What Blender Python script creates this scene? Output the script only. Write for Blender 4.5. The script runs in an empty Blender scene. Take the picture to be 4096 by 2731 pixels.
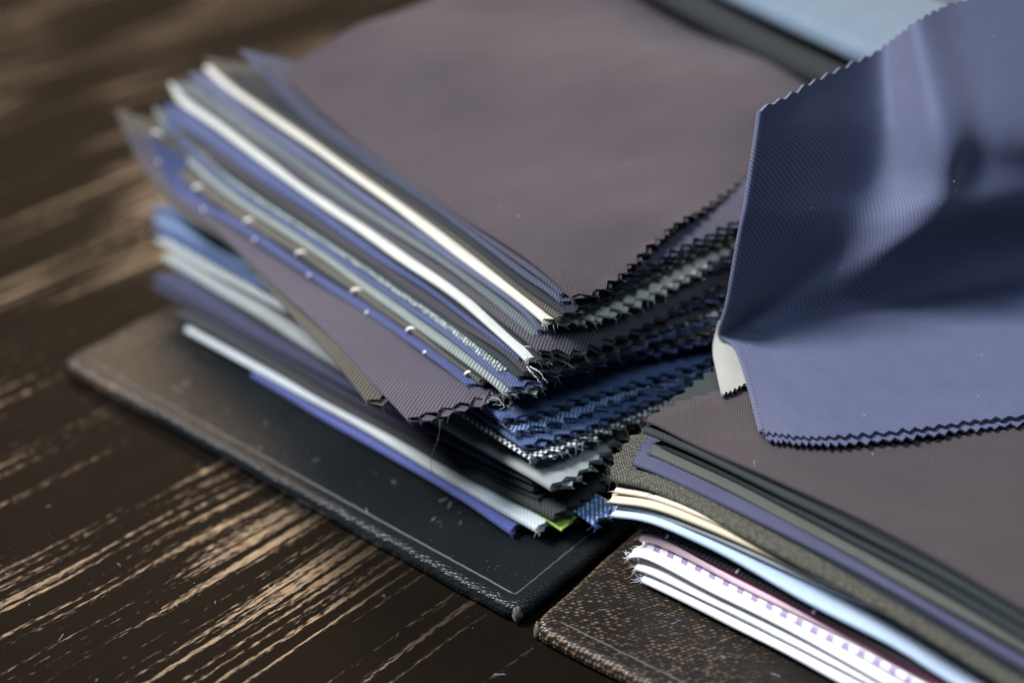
import bpy, math, random
import numpy as np

# ------------------------------------------------------------------ camera, world, lamps, exposure
SC = bpy.context.scene
COL = SC.collection
S = 0.001                                   # everything below is written in millimetres

cam = bpy.data.cameras.new('camera')
cam.lens = 60.0
cam.sensor_width = 36.0
cam.clip_start = 0.01
cam.clip_end = 20.0
cam.dof.use_dof = True
cam.dof.focus_distance = 0.298
cam.dof.aperture_fstop = 6.3
cam.dof.aperture_blades = 0
cam_o = bpy.data.objects.new('camera', cam)
cam_o.location = (0, 0, 0.200)
cam_o.rotation_euler = (math.radians(58.0), 0, 0)
COL.objects.link(cam_o)
SC.camera = cam_o

world = bpy.data.worlds.new('World')
SC.world = world
world.use_nodes = True
bg = world.node_tree.nodes['Background']
bg.inputs['Color'].default_value = (0.34, 0.64, 1.0, 1)     # dim bluish room light
bg.inputs['Strength'].default_value = 0.065


def area(name, loc, target, w, h, power, col):
    l = bpy.data.lights.new(name, 'AREA')
    l.shape = 'RECTANGLE'
    l.size = w
    l.size_y = h
    l.energy = power
    l.color = col
    o = bpy.data.objects.new(name, l)
    o.location = loc
    d = np.array(target) - np.array(loc)
    from mathutils import Vector
    o.rotation_euler = Vector(d).to_track_quat('-Z', 'Y').to_euler()
    COL.objects.link(o)
    return o


# window on the left, an added soft fill from above, a warm lit wall at the back
area('window_light', (-0.86, 0.27, 1.18), (0.02, 0.27, 0.03), 0.42, 0.42, 52.0, (0.97, 0.98, 1.0))
area('overhead_fill_light', (0.05, -0.05, 1.30), (0.05, 0.28, 0.04), 0.6, 0.6, 8.0, (0.66, 0.83, 1.0))
area('warm_lamp_light', (-0.22, 1.50, 0.88), (0.0, 0.25, 0.0), 0.80, 0.45, 15.0, (1.0, 0.70, 0.44))

SC.view_settings.view_transform = 'Standard'
SC.view_settings.look = 'None'
SC.view_settings.exposure = 0.0
SC.view_settings.gamma = 1.0
SC.view_settings.use_curve_mapping = False

# ------------------------------------------------------------------ frames of the two sample books (mm)
BL = np.array([1.06, 225.49, 0.0])          # near right corner of the left cover
UL = np.array([0.76839, -0.63998, 0.0])
VL = np.array([0.63998, 0.76839, 0.0])
BR = np.array([2.71, 222.70, 0.0])          # near left corner of the right cover
UR = np.array([0.80056, -0.59925, 0.0])
VR = np.array([0.59925, 0.80056, 0.0])
Z = np.array([0, 0, 1.0])


def Lp(a, b, z):
    return BL - UL * a + VL * b + Z * z


def Rp(a, b, z):
    return BR - UR * a + VR * b + Z * z


# ------------------------------------------------------------------ small helpers
def catmull(P, n):
    """n+1 points along a Catmull-Rom curve through P, evenly spaced along its length."""
    P = np.array(P, float)
    Q = np.vstack([2 * P[0] - P[1], P, 2 * P[-1] - P[-2]])
    out = []
    for i in range(len(P) - 1):
        p0, p1, p2, p3 = Q[i:i + 4]
        # centripetal knots
        k = [0.0]
        for u, v in ((p0, p1), (p1, p2), (p2, p3)):
            k.append(k[-1] + max(np.linalg.norm(v - u), 1e-6) ** 0.5)
        for s in np.linspace(k[1], k[2], 24, endpoint=False):
            A1 = (k[1] - s) / (k[1] - k[0]) * p0 + (s - k[0]) / (k[1] - k[0]) * p1
            A2 = (k[2] - s) / (k[2] - k[1]) * p1 + (s - k[1]) / (k[2] - k[1]) * p2
            A3 = (k[3] - s) / (k[3] - k[2]) * p2 + (s - k[2]) / (k[3] - k[2]) * p3
            B1 = (k[2] - s) / (k[2] - k[0]) * A1 + (s - k[0]) / (k[2] - k[0]) * A2
            B2 = (k[3] - s) / (k[3] - k[1]) * A2 + (s - k[1]) / (k[3] - k[1]) * A3
            out.append((k[2] - s) / (k[2] - k[1]) * B1 + (s - k[1]) / (k[2] - k[1]) * B2)
    out.append(P[-1])
    out = np.array(out)
    L = np.concatenate([[0], np.cumsum(np.linalg.norm(np.diff(out, axis=0), axis=1))])
    s = np.linspace(0, L[-1], n + 1)
    return np.stack([np.interp(s, L, out[:, i]) for i in range(out.shape[1])], 1), L[-1]


def make_obj(name, V, F, mat, parent=None, uv=None, smooth=True):
    me = bpy.data.meshes.new(name)
    me.from_pydata((np.asarray(V) * S).tolist(), [], F)
    if smooth:
        me.polygons.foreach_set('use_smooth', [True] * len(me.polygons))
    if uv is not None:
        lay = me.uv_layers.new(name='UVMap')
        vi = np.empty(len(me.loops), int)
        me.loops.foreach_get('vertex_index', vi)
        lay.data.foreach_set('uv', np.asarray(uv, float)[vi].ravel())
    me.materials.append(mat)
    me.update()
    o = bpy.data.objects.new(name, me)
    COL.objects.link(o)
    if parent is not None:
        o.parent = parent
    return o


def tag(o, label=None, category=None, group=None, kind=None):
    if label: o['label'] = label
    if category: o['category'] = category
    if group: o['group'] = group
    if kind: o['kind'] = kind
    return o


def grid_faces(r, c, off=0, flip=False):
    i = np.arange(r - 1)[:, None] * c + np.arange(c - 1)[None, :] + off
    q = np.stack([i, i + 1, i + c + 1, i + c], -1).reshape(-1, 4)
    if flip:
        q = q[:, ::-1]
    return q.tolist()


def shell(outer, inner, uv):
    """closed shell from two r x c grids; the rim gets its own vertices so that it stays crisp"""
    r, c = outer.shape[:2]
    V = [outer.reshape(-1, 3), inner.reshape(-1, 3)]
    U = [uv.reshape(-1, 2), uv.reshape(-1, 2)]
    F = grid_faces(r, c, 0) + grid_faces(r, c, r * c, True)
    n = 2 * r * c
    for eo, ei, eu_ in ((outer[0], inner[0], uv[0]), (outer[-1][::-1], inner[-1][::-1], uv[-1][::-1]),
                        (outer[:, 0][::-1], inner[:, 0][::-1], uv[:, 0][::-1]), (outer[:, -1], inner[:, -1], uv[:, -1])):
        k = len(eo)
        V += [eo, ei]
        U += [eu_, eu_ + 0.25]
        for j in range(k - 1):
            F.append((n + j + 1, n + j, n + k + j, n + k + j + 1))
        n += 2 * k
    return np.vstack(V), F, np.vstack(U)


def tube(P, rad, sides=6, taper=False):
    """verts, faces of a tube along the points P (mm)"""
    P = np.array(P, float)
    n = len(P)
    rad = np.full(n, rad) if np.isscalar(rad) else np.array(rad)
    T = np.gradient(P, axis=0)
    T /= np.linalg.norm(T, axis=1)[:, None] + 1e-9
    ref = np.array([0.31, 0.17, 0.93])
    A = np.cross(T, ref); A /= np.linalg.norm(A, axis=1)[:, None] + 1e-9
    Bn = np.cross(T, A)
    ph = np.arange(sides) * 2 * math.pi / sides
    V = (P[:, None, :] + rad[:, None, None] * (np.cos(ph)[None, :, None] * A[:, None, :] + np.sin(ph)[None, :, None] * Bn[:, None, :])).reshape(-1, 3)
    F = []
    for i in range(n - 1):
        for j in range(sides):
            k = (j + 1) % sides
            F.append((i * sides + j, i * sides + k, (i + 1) * sides + k, (i + 1) * sides + j))
    F.append(tuple(range(sides))[::-1])
    F.append(tuple((n - 1) * sides + j for j in range(sides)))
    return V, F


def join_geo(parts):
    V, F, n = [], [], 0
    for v, f in parts:
        V.append(v)
        F += [tuple(i + n for i in q) for q in f]
        n += len(v)
    return np.vstack(V), F


# ------------------------------------------------------------------ materials
class NT:
    def __init__(s, name):
        s.m = bpy.data.materials.new(name)
        s.m.use_nodes = True
        s.t = s.m.node_tree
        s.b = s.t.nodes['Principled BSDF']

    def n(s, typ, **kw):
        nd = s.t.nodes.new(typ)
        for k, v in kw.items():
            if k in nd.inputs:
                nd.inputs[k].default_value = v
            else:
                setattr(nd, k, v)
        return nd

    def l(s, a, b):
        s.t.links.new(a, b)

    def math(s, op, a, b=None, c=None, clamp=False):
        nd = s.n('ShaderNodeMath', operation=op)
        nd.use_clamp = clamp
        for i, x in enumerate((a, b, c)):
            if x is None: continue
            if isinstance(x, (int, float)): nd.inputs[i].default_value = x
            else: s.l(x, nd.inputs[i])
        return nd.outputs[0]

    def mix(s, fac, a, b, mode='MIX'):
        nd = s.n('ShaderNodeMix', data_type='RGBA', blend_type=mode)
        for sock, x in ((nd.inputs[0], fac), (nd.inputs[6], a), (nd.inputs[7], b)):
            if isinstance(x, (int, float)): sock.default_value = x
            elif isinstance(x, tuple): sock.default_value = (*x[:3], 1)
            else: s.l(x, sock)
        return nd.outputs[2]

    def ramp(s, fac, stops):
        nd = s.n('ShaderNodeValToRGB')
        e = nd.color_ramp.elements
        while len(e) < len(stops): e.new(0.5)
        for el, (p, c) in zip(e, stops):
            el.position = p
            el.color = (c, c, c, 1) if isinstance(c, (int, float)) else (*c, 1)
        s.l(fac, nd.inputs[0])
        return nd.outputs[0]


def fabric(name, col, weave='twill', pitch=0.46, contrast=0.55, second=None, sheen=0.25, rough=0.85, angle=38.0, bump=0.5, melange=0.25):
    """woven cloth; the UV map is in millimetres (along the fold, across it)"""
    N = NT(name)
    uv = N.n('ShaderNodeUVMap').outputs[0]
    # a little waviness so that ribs never run dead straight
    wn = N.n('ShaderNodeTexNoise', Scale=0.35, Detail=2.0)
    N.l(uv, wn.inputs['Vector'])
    sub = N.n('ShaderNodeVectorMath', operation='SUBTRACT'); N.l(wn.outputs['Color'], sub.inputs[0]); sub.inputs[1].default_value = (.5, .5, .5)
    sc = N.n('ShaderNodeVectorMath', operation='SCALE'); N.l(sub.outputs[0], sc.inputs[0]); sc.inputs['Scale'].default_value = 0.35
    ad = N.n('ShaderNodeVectorMath', operation='ADD'); N.l(uv, ad.inputs[0]); N.l(sc.outputs[0], ad.inputs[1])
    sp = N.n('ShaderNodeSeparateXYZ'); N.l(ad.outputs[0], sp.inputs[0])
    x, y = sp.outputs[0], sp.outputs[1]
    ca, sa = math.cos(math.radians(angle)), math.sin(math.radians(angle))
    w = 2 * math.pi / pitch
    d1 = N.math('ADD', N.math('MULTIPLY', x, ca * w), N.math('MULTIPLY', y, sa * w))
    rib = N.math('MULTIPLY_ADD', N.math('SINE', d1), 0.5, 0.5)
    sx = N.math('MULTIPLY_ADD', N.math('SINE', N.math('MULTIPLY', x, w)), 0.5, 0.5)
    sy = N.math('MULTIPLY_ADD', N.math('SINE', N.math('MULTIPLY', y, w)), 0.5, 0.5)
    if weave == 'twill':
        h = N.math('ADD', N.math('MULTIPLY', rib, 0.8), N.math('MULTIPLY', N.math('SINE', N.math('MULTIPLY', N.math('SUBTRACT', x, y), w * 0.9)), 0.12))
    elif weave == 'plain':
        p = N.math('MULTIPLY', sx, sy)
        q = N.math('MULTIPLY', N.math('SUBTRACT', 1.0, sx), N.math('SUBTRACT', 1.0, sy))
        h = N.math('MULTIPLY', N.math('ADD', p, q), 0.95)
    else:                                   # basket / hopsack: coarse blocks
        p = N.math('MULTIPLY', N.math('SINE', N.math('MULTIPLY', x, w * 0.55)), N.math('SINE', N.math('MULTIPLY', y, w * 0.55)))
        h = N.math('MULTIPLY_ADD', p, 0.5, 0.5)
    fz = N.n('ShaderNodeTexNoise', Scale=5.5, Detail=3.0, Roughness=0.7)
    N.l(uv, fz.inputs['Vector'])
    bl = N.n('ShaderNodeTexNoise', Scale=0.22, Detail=3.0)
    N.l(uv, bl.inputs['Vector'])
    v = N.math('ADD', N.math('MULTIPLY_ADD', h, contrast, 1.0 - contrast * 0.5),
               N.math('MULTIPLY', N.math('SUBTRACT', fz.outputs[0], 0.5), 2.0 * melange))
    v = N.math('ADD', v, N.math('MULTIPLY', N.math('SUBTRACT', bl.outputs[0], 0.5), 0.25))
    base = N.n('ShaderNodeRGB'); base.outputs[0].default_value = (*col, 1)
    c = base.outputs[0]
    if second is not None:
        fac = N.ramp(h, [(0.42, 0.0), (0.62, 1.0)])
        if weave == 'twill' or weave == 'plain':
            n2 = N.n('ShaderNodeTexNoise', Scale=1.6, Detail=3.0); N.l(uv, n2.inputs['Vector'])
            fac = N.math('MULTIPLY', fac, N.ramp(n2.outputs[0], [(0.40, 0.0), (0.60, 1.0)]))
        c = N.mix(fac, c, second)
    comb = N.n('ShaderNodeCombineColor')
    for i in range(3): N.l(v, comb.inputs[i])
    c = N.mix(1.0, c, comb.outputs[0], 'MULTIPLY')
    N.l(c, N.b.inputs['Base Color'])
    N.b.inputs['Roughness'].default_value = rough
    N.b.inputs['Specular IOR Level'].default_value = 0.25
    N.b.inputs['Sheen Weight'].default_value = sheen
    N.b.inputs['Sheen Roughness'].default_value = 0.45
    N.b.inputs['Sheen Tint'].default_value = (*[min(1, 0.35 + 1.5 * k) for k in col], 1)
    hb = N.math('ADD', h, N.math('MULTIPLY', fz.outputs[0], 0.8))
    bp = N.n('ShaderNodeBump', Strength=bump, Distance=0.00012)
    N.l(hb, bp.inputs['Height'])
    N.l(bp.outputs[0], N.b.inputs['Normal'])
    N.col = c
    return N


def plain(name, col, rough=0.7, spec=0.3):
    N = NT(name)
    N.b.inputs['Base Color'].default_value = (*col, 1)
    N.b.inputs['Roughness'].default_value = rough
    N.b.inputs['Specular IOR Level'].default_value = spec
    ns = N.n('ShaderNodeTexNoise', Scale=900.0, Detail=3.0)
    tc = N.n('ShaderNodeTexCoord'); N.l(tc.outputs['Object'], ns.inputs['Vector'])
    c = N.mix(0.5, (*col, 1), N.ramp(ns.outputs[0], [(0.3, tuple(k * 0.5 for k in col)), (0.7, tuple(min(1, k * 1.5) for k in col))]))
    N.l(c, N.b.inputs['Base Color'])
    return N.m


def wood():
    N = NT('dark_stained_wood')
    tc = N.n('ShaderNodeTexCoord')
    mp = N.n('ShaderNodeMapping'); N.l(tc.outputs['Object'], mp.inputs[0])
    mp.inputs['Rotation'].default_value = (0, 0, math.radians(-47))     # x runs along the grain
    mp.inputs['Location'].default_value = (0.31, 0.173, 0)
    warp = N.n('ShaderNodeTexNoise', Scale=9.0, Detail=2.0); N.l(mp.outputs[0], warp.inputs['Vector'])
    sub = N.n('ShaderNodeVectorMath', operation='SUBTRACT'); N.l(warp.outputs['Color'], sub.inputs[0]); sub.inputs[1].default_value = (.5, .5, .5)
    scl = N.n('ShaderNodeVectorMath', operation='SCALE'); N.l(sub.outputs[0], scl.inputs[0]); scl.inputs['Scale'].default_value = 0.014
    ad = N.n('ShaderNodeVectorMath', operation='ADD'); N.l(mp.outputs[0], ad.inputs[0]); N.l(scl.outputs[0], ad.inputs[1])

    def stretched(sx, sy, detail, rough=0.55):
        m2 = N.n('ShaderNodeMapping'); N.l(ad.outputs[0], m2.inputs[0]); m2.inputs['Scale'].default_value = (sx, sy, 1)
        t = N.n('ShaderNodeTexNoise', Scale=1.0, Detail=detail, Roughness=rough); N.l(m2.outputs[0], t.inputs['Vector'])
        return t.outputs[0]
    lines = stretched(10, 640, 1)            # where the pores gather: lines 2-4 mm apart
    flecks = stretched(480, 3000, 3, 0.6)   # short pores, well under a millimetre wide
    patch = stretched(14, 34, 2)
    gate = N.ramp(N.math('ADD', lines, N.math('MULTIPLY', N.math('SUBTRACT', patch, 0.5), 0.7)), [(0.52, 0.0), (0.74, 1.0)])
    fl = N.ramp(N.math('ADD', flecks, N.math('MULTIPLY', N.math('SUBTRACT', gate, 0.5), 0.30)), [(0.50, 0.0), (0.60, 1.0)])
    streak = N.math('MULTIPLY', fl, N.ramp(gate, [(0.05, 0.0), (0.45, 1.0)]))
    fine = stretched(60, 2600, 3)
    dark = N.mix(fine, (0.0032, 0.0024, 0.0017), (0.0085, 0.0060, 0.0042))
    c = N.mix(streak, dark, (0.030, 0.018, 0.009))
    N.l(c, N.b.inputs['Base Color'])
    N.l(N.math('MULTIPLY_ADD', streak, -0.12, 0.46), N.b.inputs['Roughness'])
    N.l(N.math('MULTIPLY_ADD', streak, 0.98, 0.015), N.b.inputs['Specular IOR Level'])
    hh = N.math('ADD', N.math('MULTIPLY', streak, -0.5), N.math('MULTIPLY', fine, 0.6))
    bp = N.n('ShaderNodeBump', Strength=0.35, Distance=0.00018); N.l(hh, bp.inputs['Height'])
    N.l(bp.outputs[0], N.b.inputs['Normal'])
    return N.m


def leather(name, seed, tan_at, tan_r, scale=1.0, base=(0.006, 0.0075, 0.0085), rough=0.26):
    """black book cloth with a lizard-skin embossing, tan on the tops of the grain"""
    N = NT(name)
    tc = N.n('ShaderNodeTexCoord')
    mp = N.n('ShaderNodeMapping'); N.l(tc.outputs['Object'], mp.inputs[0])
    mp.inputs['Rotation'].default_value = (0, 0, math.radians(-50))
    mp.inputs['Scale'].default_value = (820 * scale, 1900 * scale, 1000)
    mp.inputs['Location'].default_value = (seed, seed * 1.7, 0)
    vo = N.n('ShaderNodeTexVoronoi', feature='SMOOTH_F1', Scale=1.0, Smoothness=0.25, Randomness=0.32)
    N.l(mp.outputs[0], vo.inputs['Vector'])
    cell = N.ramp(vo.outputs['Distance'], [(0.15, 1.0), (0.75, 0.0)])
    ns = N.n('ShaderNodeTexNoise', Scale=55.0, Detail=4.0); N.l(tc.outputs['Object'], ns.inputs['Vector'])
    c = N.mix(ns.outputs[0], tuple(k * 0.7 for k in base), tuple(k * 1.6 for k in base))
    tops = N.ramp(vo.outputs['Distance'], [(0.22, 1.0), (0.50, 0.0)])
    # tan area: fades out from a centre given in metres, broken up by noise
    vd = N.n('ShaderNodeVectorMath', operation='DISTANCE'); N.l(tc.outputs['Object'], vd.inputs[0]); vd.inputs[1].default_value = tan_at
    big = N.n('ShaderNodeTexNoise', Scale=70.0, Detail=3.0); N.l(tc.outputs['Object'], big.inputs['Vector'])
    w = N.math('SUBTRACT', 1.0, N.math('DIVIDE', vd.outputs['Value'], tan_r), clamp=True)
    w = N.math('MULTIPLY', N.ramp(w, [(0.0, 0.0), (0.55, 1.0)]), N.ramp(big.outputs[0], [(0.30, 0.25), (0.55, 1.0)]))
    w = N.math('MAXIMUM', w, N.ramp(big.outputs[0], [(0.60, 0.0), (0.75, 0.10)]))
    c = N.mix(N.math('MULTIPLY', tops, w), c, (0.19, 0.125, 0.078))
    N.l(c, N.b.inputs['Base Color'])
    N.l(N.math('MULTIPLY_ADD', ns.outputs[0], 0.16, rough - 0.08), N.b.inputs['Roughness'])
    N.b.inputs['Specular IOR Level'].default_value = 0.22
    hh = N.math('ADD', cell, N.math('MULTIPLY', ns.outputs[0], 0.4))
    bp = N.n('ShaderNodeBump', Strength=0.9, Distance=0.00018); N.l(hh, bp.inputs['Height'])
    N.l(bp.outputs[0], N.b.inputs['Normal'])
    return N.m


# ------------------------------------------------------------------ the table top
def build_table():
    x0, x1, y0, y1, t = -700.0, 700.0, 60.0, 1100.0, 28.0
    r = 3.0
    V, F = [], []
    # slab with eased upper edges
    rings = [(0, -t), (0, -r), (0.3 * r, -0.3 * r), (r, 0)]
    for ins, zz in rings:
        for cx, cy in ((x0, y0), (x1, y0), (x1, y1), (x0, y1)):
            V.append((cx + ins * (1 if cx == x0 else -1), cy + ins * (1 if cy == y0 else -1), zz))
    for k in range(len(rings) - 1):
        for j in range(4):
            F.append((k * 4 + j, k * 4 + (j + 1) % 4, (k + 1) * 4 + (j + 1) % 4, (k + 1) * 4 + j))
    F.append((12, 13, 14, 15))
    F.append((3, 2, 1, 0))
    o = make_obj('table_top', np.array(V), F, wood(), smooth=False)
    tag(o, 'dark brown wooden table top with tan grain streaks', None, None, 'structure')


build_table()


# ------------------------------------------------------------------ the two book covers
def build_cover(P, a0, a1, b0, b1, mat, worn, label, seed, corner_at):
    rng = random.Random(seed)
    root = bpy.data.objects.new('book_cover', None)
    COL.objects.link(root)
    tag(root, label, 'book cover', 'leather covers of the two sample books')
    cx, cy = (a0 + a1) / 2, (b0 + b1) / 2
    hx, hy = abs(a1 - a0) / 2, abs(b1 - b0) / 2
    prof = [(2.2, 0.05), (0.8, 0.25), (0.15, 0.95), (0.0, 1.7), (0.12, 2.55), (0.6, 3.2), (1.4, 3.55), (2.3, 3.62), (3.2, 3.55)]
    cr = 4.0
    ring = []
    for sx, sy, a_ in ((1, 1, 0), (-1, 1, 90), (-1, -1, 180), (1, -1, 270)):
        for k in range(7):
            th = math.radians(a_ + k * 15)
            ring.append((sx, sy, math.cos(th), math.sin(th)))
        # subdivided straight run up to the next corner is added below
    base = []
    for q in range(4):
        seg = ring[q * 7:(q + 1) * 7]
        base += [((hx - cr) * s[0] + cr * s[2], (hy - cr) * s[1] + cr * s[3], s[2], s[3]) for s in seg]
        nx = ring[((q + 1) % 4) * 7]
        p = base[-1]
        e = ((hx - cr) * nx[0] + cr * nx[2], (hy - cr) * nx[1] + cr * nx[3])
        for k in range(1, 60):
            f = k / 60
            base.append((p[0] + (e[0] - p[0]) * f, p[1] + (e[1] - p[1]) * f, p[2], p[3]))
    n = len(base)
    V = []
    ph = [rng.uniform(0, 6.28) for _ in range(6)]
    for ins, zz in prof:
        for i, (x, y, nx, ny) in enumerate(base):
            w = 0.10 * math.sin(i * 0.55 + ph[0]) + 0.07 * math.sin(i * 1.31 + ph[1])
            m = min(ins, 1.0)
            V.append(P(cx + x - nx * (ins + w * (1 - m)), cy + y - ny * (ins + w * (1 - m)), zz + 0.05 * math.sin(i * 0.83 + ph[2]) * (1 - m)))
    F = []
    for k in range(len(prof) - 1):
        for i in range(n):
            j = (i + 1) % n
            F.append((k * n + i, k * n + j, (k + 1) * n + j, (k + 1) * n + i))
    V.append(P(cx, cy, prof[-1][1]))
    for i in range(n):
        F.append(((len(prof) - 1) * n + i, (len(prof) - 1) * n + (i + 1) % n, len(V) - 1))
    F.append(tuple(range(n))[::-1])
    make_obj('board', np.array(V), F, mat, root)
    return root


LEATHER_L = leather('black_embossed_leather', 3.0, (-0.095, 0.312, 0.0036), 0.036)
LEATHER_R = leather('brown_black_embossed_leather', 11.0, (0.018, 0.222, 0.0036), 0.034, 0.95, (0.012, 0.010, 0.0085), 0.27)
WORN = plain('worn_leather_edge', (0.11, 0.10, 0.085), 0.8)
CREASE = plain('tooled_leather_line', (0.06, 0.058, 0.056), 0.55)
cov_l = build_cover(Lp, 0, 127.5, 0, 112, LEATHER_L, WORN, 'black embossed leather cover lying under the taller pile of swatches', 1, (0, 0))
cov_r = build_cover(Rp, 0, -190, 0, 112, LEATHER_R, WORN, 'leather cover with bronze grain under the stack with white swatches', 2, (0, 0))


def line_part(P, pts, parent, rad=0.22, mat=CREASE, name='tooled_line', seed=0):
    rng = random.Random(seed)
    q = []
    for (a, b), (c, d) in zip(pts[:-1], pts[1:]):
        m = max(3, int(math.hypot(c - a, d - b) / 1.2))
        for k in range(m):
            f = k / m
            q.append(P(a + (c - a) * f + rng.gauss(0, .03), b + (d - b) * f + rng.gauss(0, .03), 3.52 + rng.gauss(0, .03)))
    V, F = tube(q, rad, 6)
    return make_obj(name, V, F, mat, parent)


line_part(Lp, [(3.6, 3.6), (124, 3.9)], cov_l, seed=1)
line_part(Lp, [(3.6, 3.6), (4.6, 60)], cov_l, seed=2)
line_part(Rp, [(-4.2, 4.0), (-150, 4.0)], cov_r, 0.16, seed=3)


def worn_corner(P, a, b, parent, seed, sc=1.0):
    """scuffed board showing at the corner: a lumpy curl of turned-in leather"""
    rng = random.Random(seed)
    n, m = 18, 12
    V = []
    for i in range(n + 1):
        th = math.pi * i / n
        for j in range(m):
            ph = 2 * math.pi * j / m
            w = 1 + 0.16 * math.sin(3 * ph + 2.1 * th + seed) + 0.12 * math.sin(5 * th + ph * 2) + rng.gauss(0, .03)
            x = 1.05 * sc * w * math.sin(th) * math.cos(ph)
            y = 1.05 * sc * w * math.sin(th) * math.sin(ph)
            z = 1.75 * w * math.cos(th)
            V.append(P(a + x, b + y, 1.95 + z))
    F = []
    for i in range(n):
        for j in range(m):
            k = (j + 1) % m
            F.append((i * m + j, i * m + k, (i + 1) * m + k, (i + 1) * m + j))
    return make_obj('worn_corner', np.array(V), F, WORN, parent)


worn_corner(Lp, 1.15, 1.15, cov_l, 4, 0.85)
worn_corner(Rp, -1.25, 1.25, cov_r, 7, 0.6)

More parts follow.
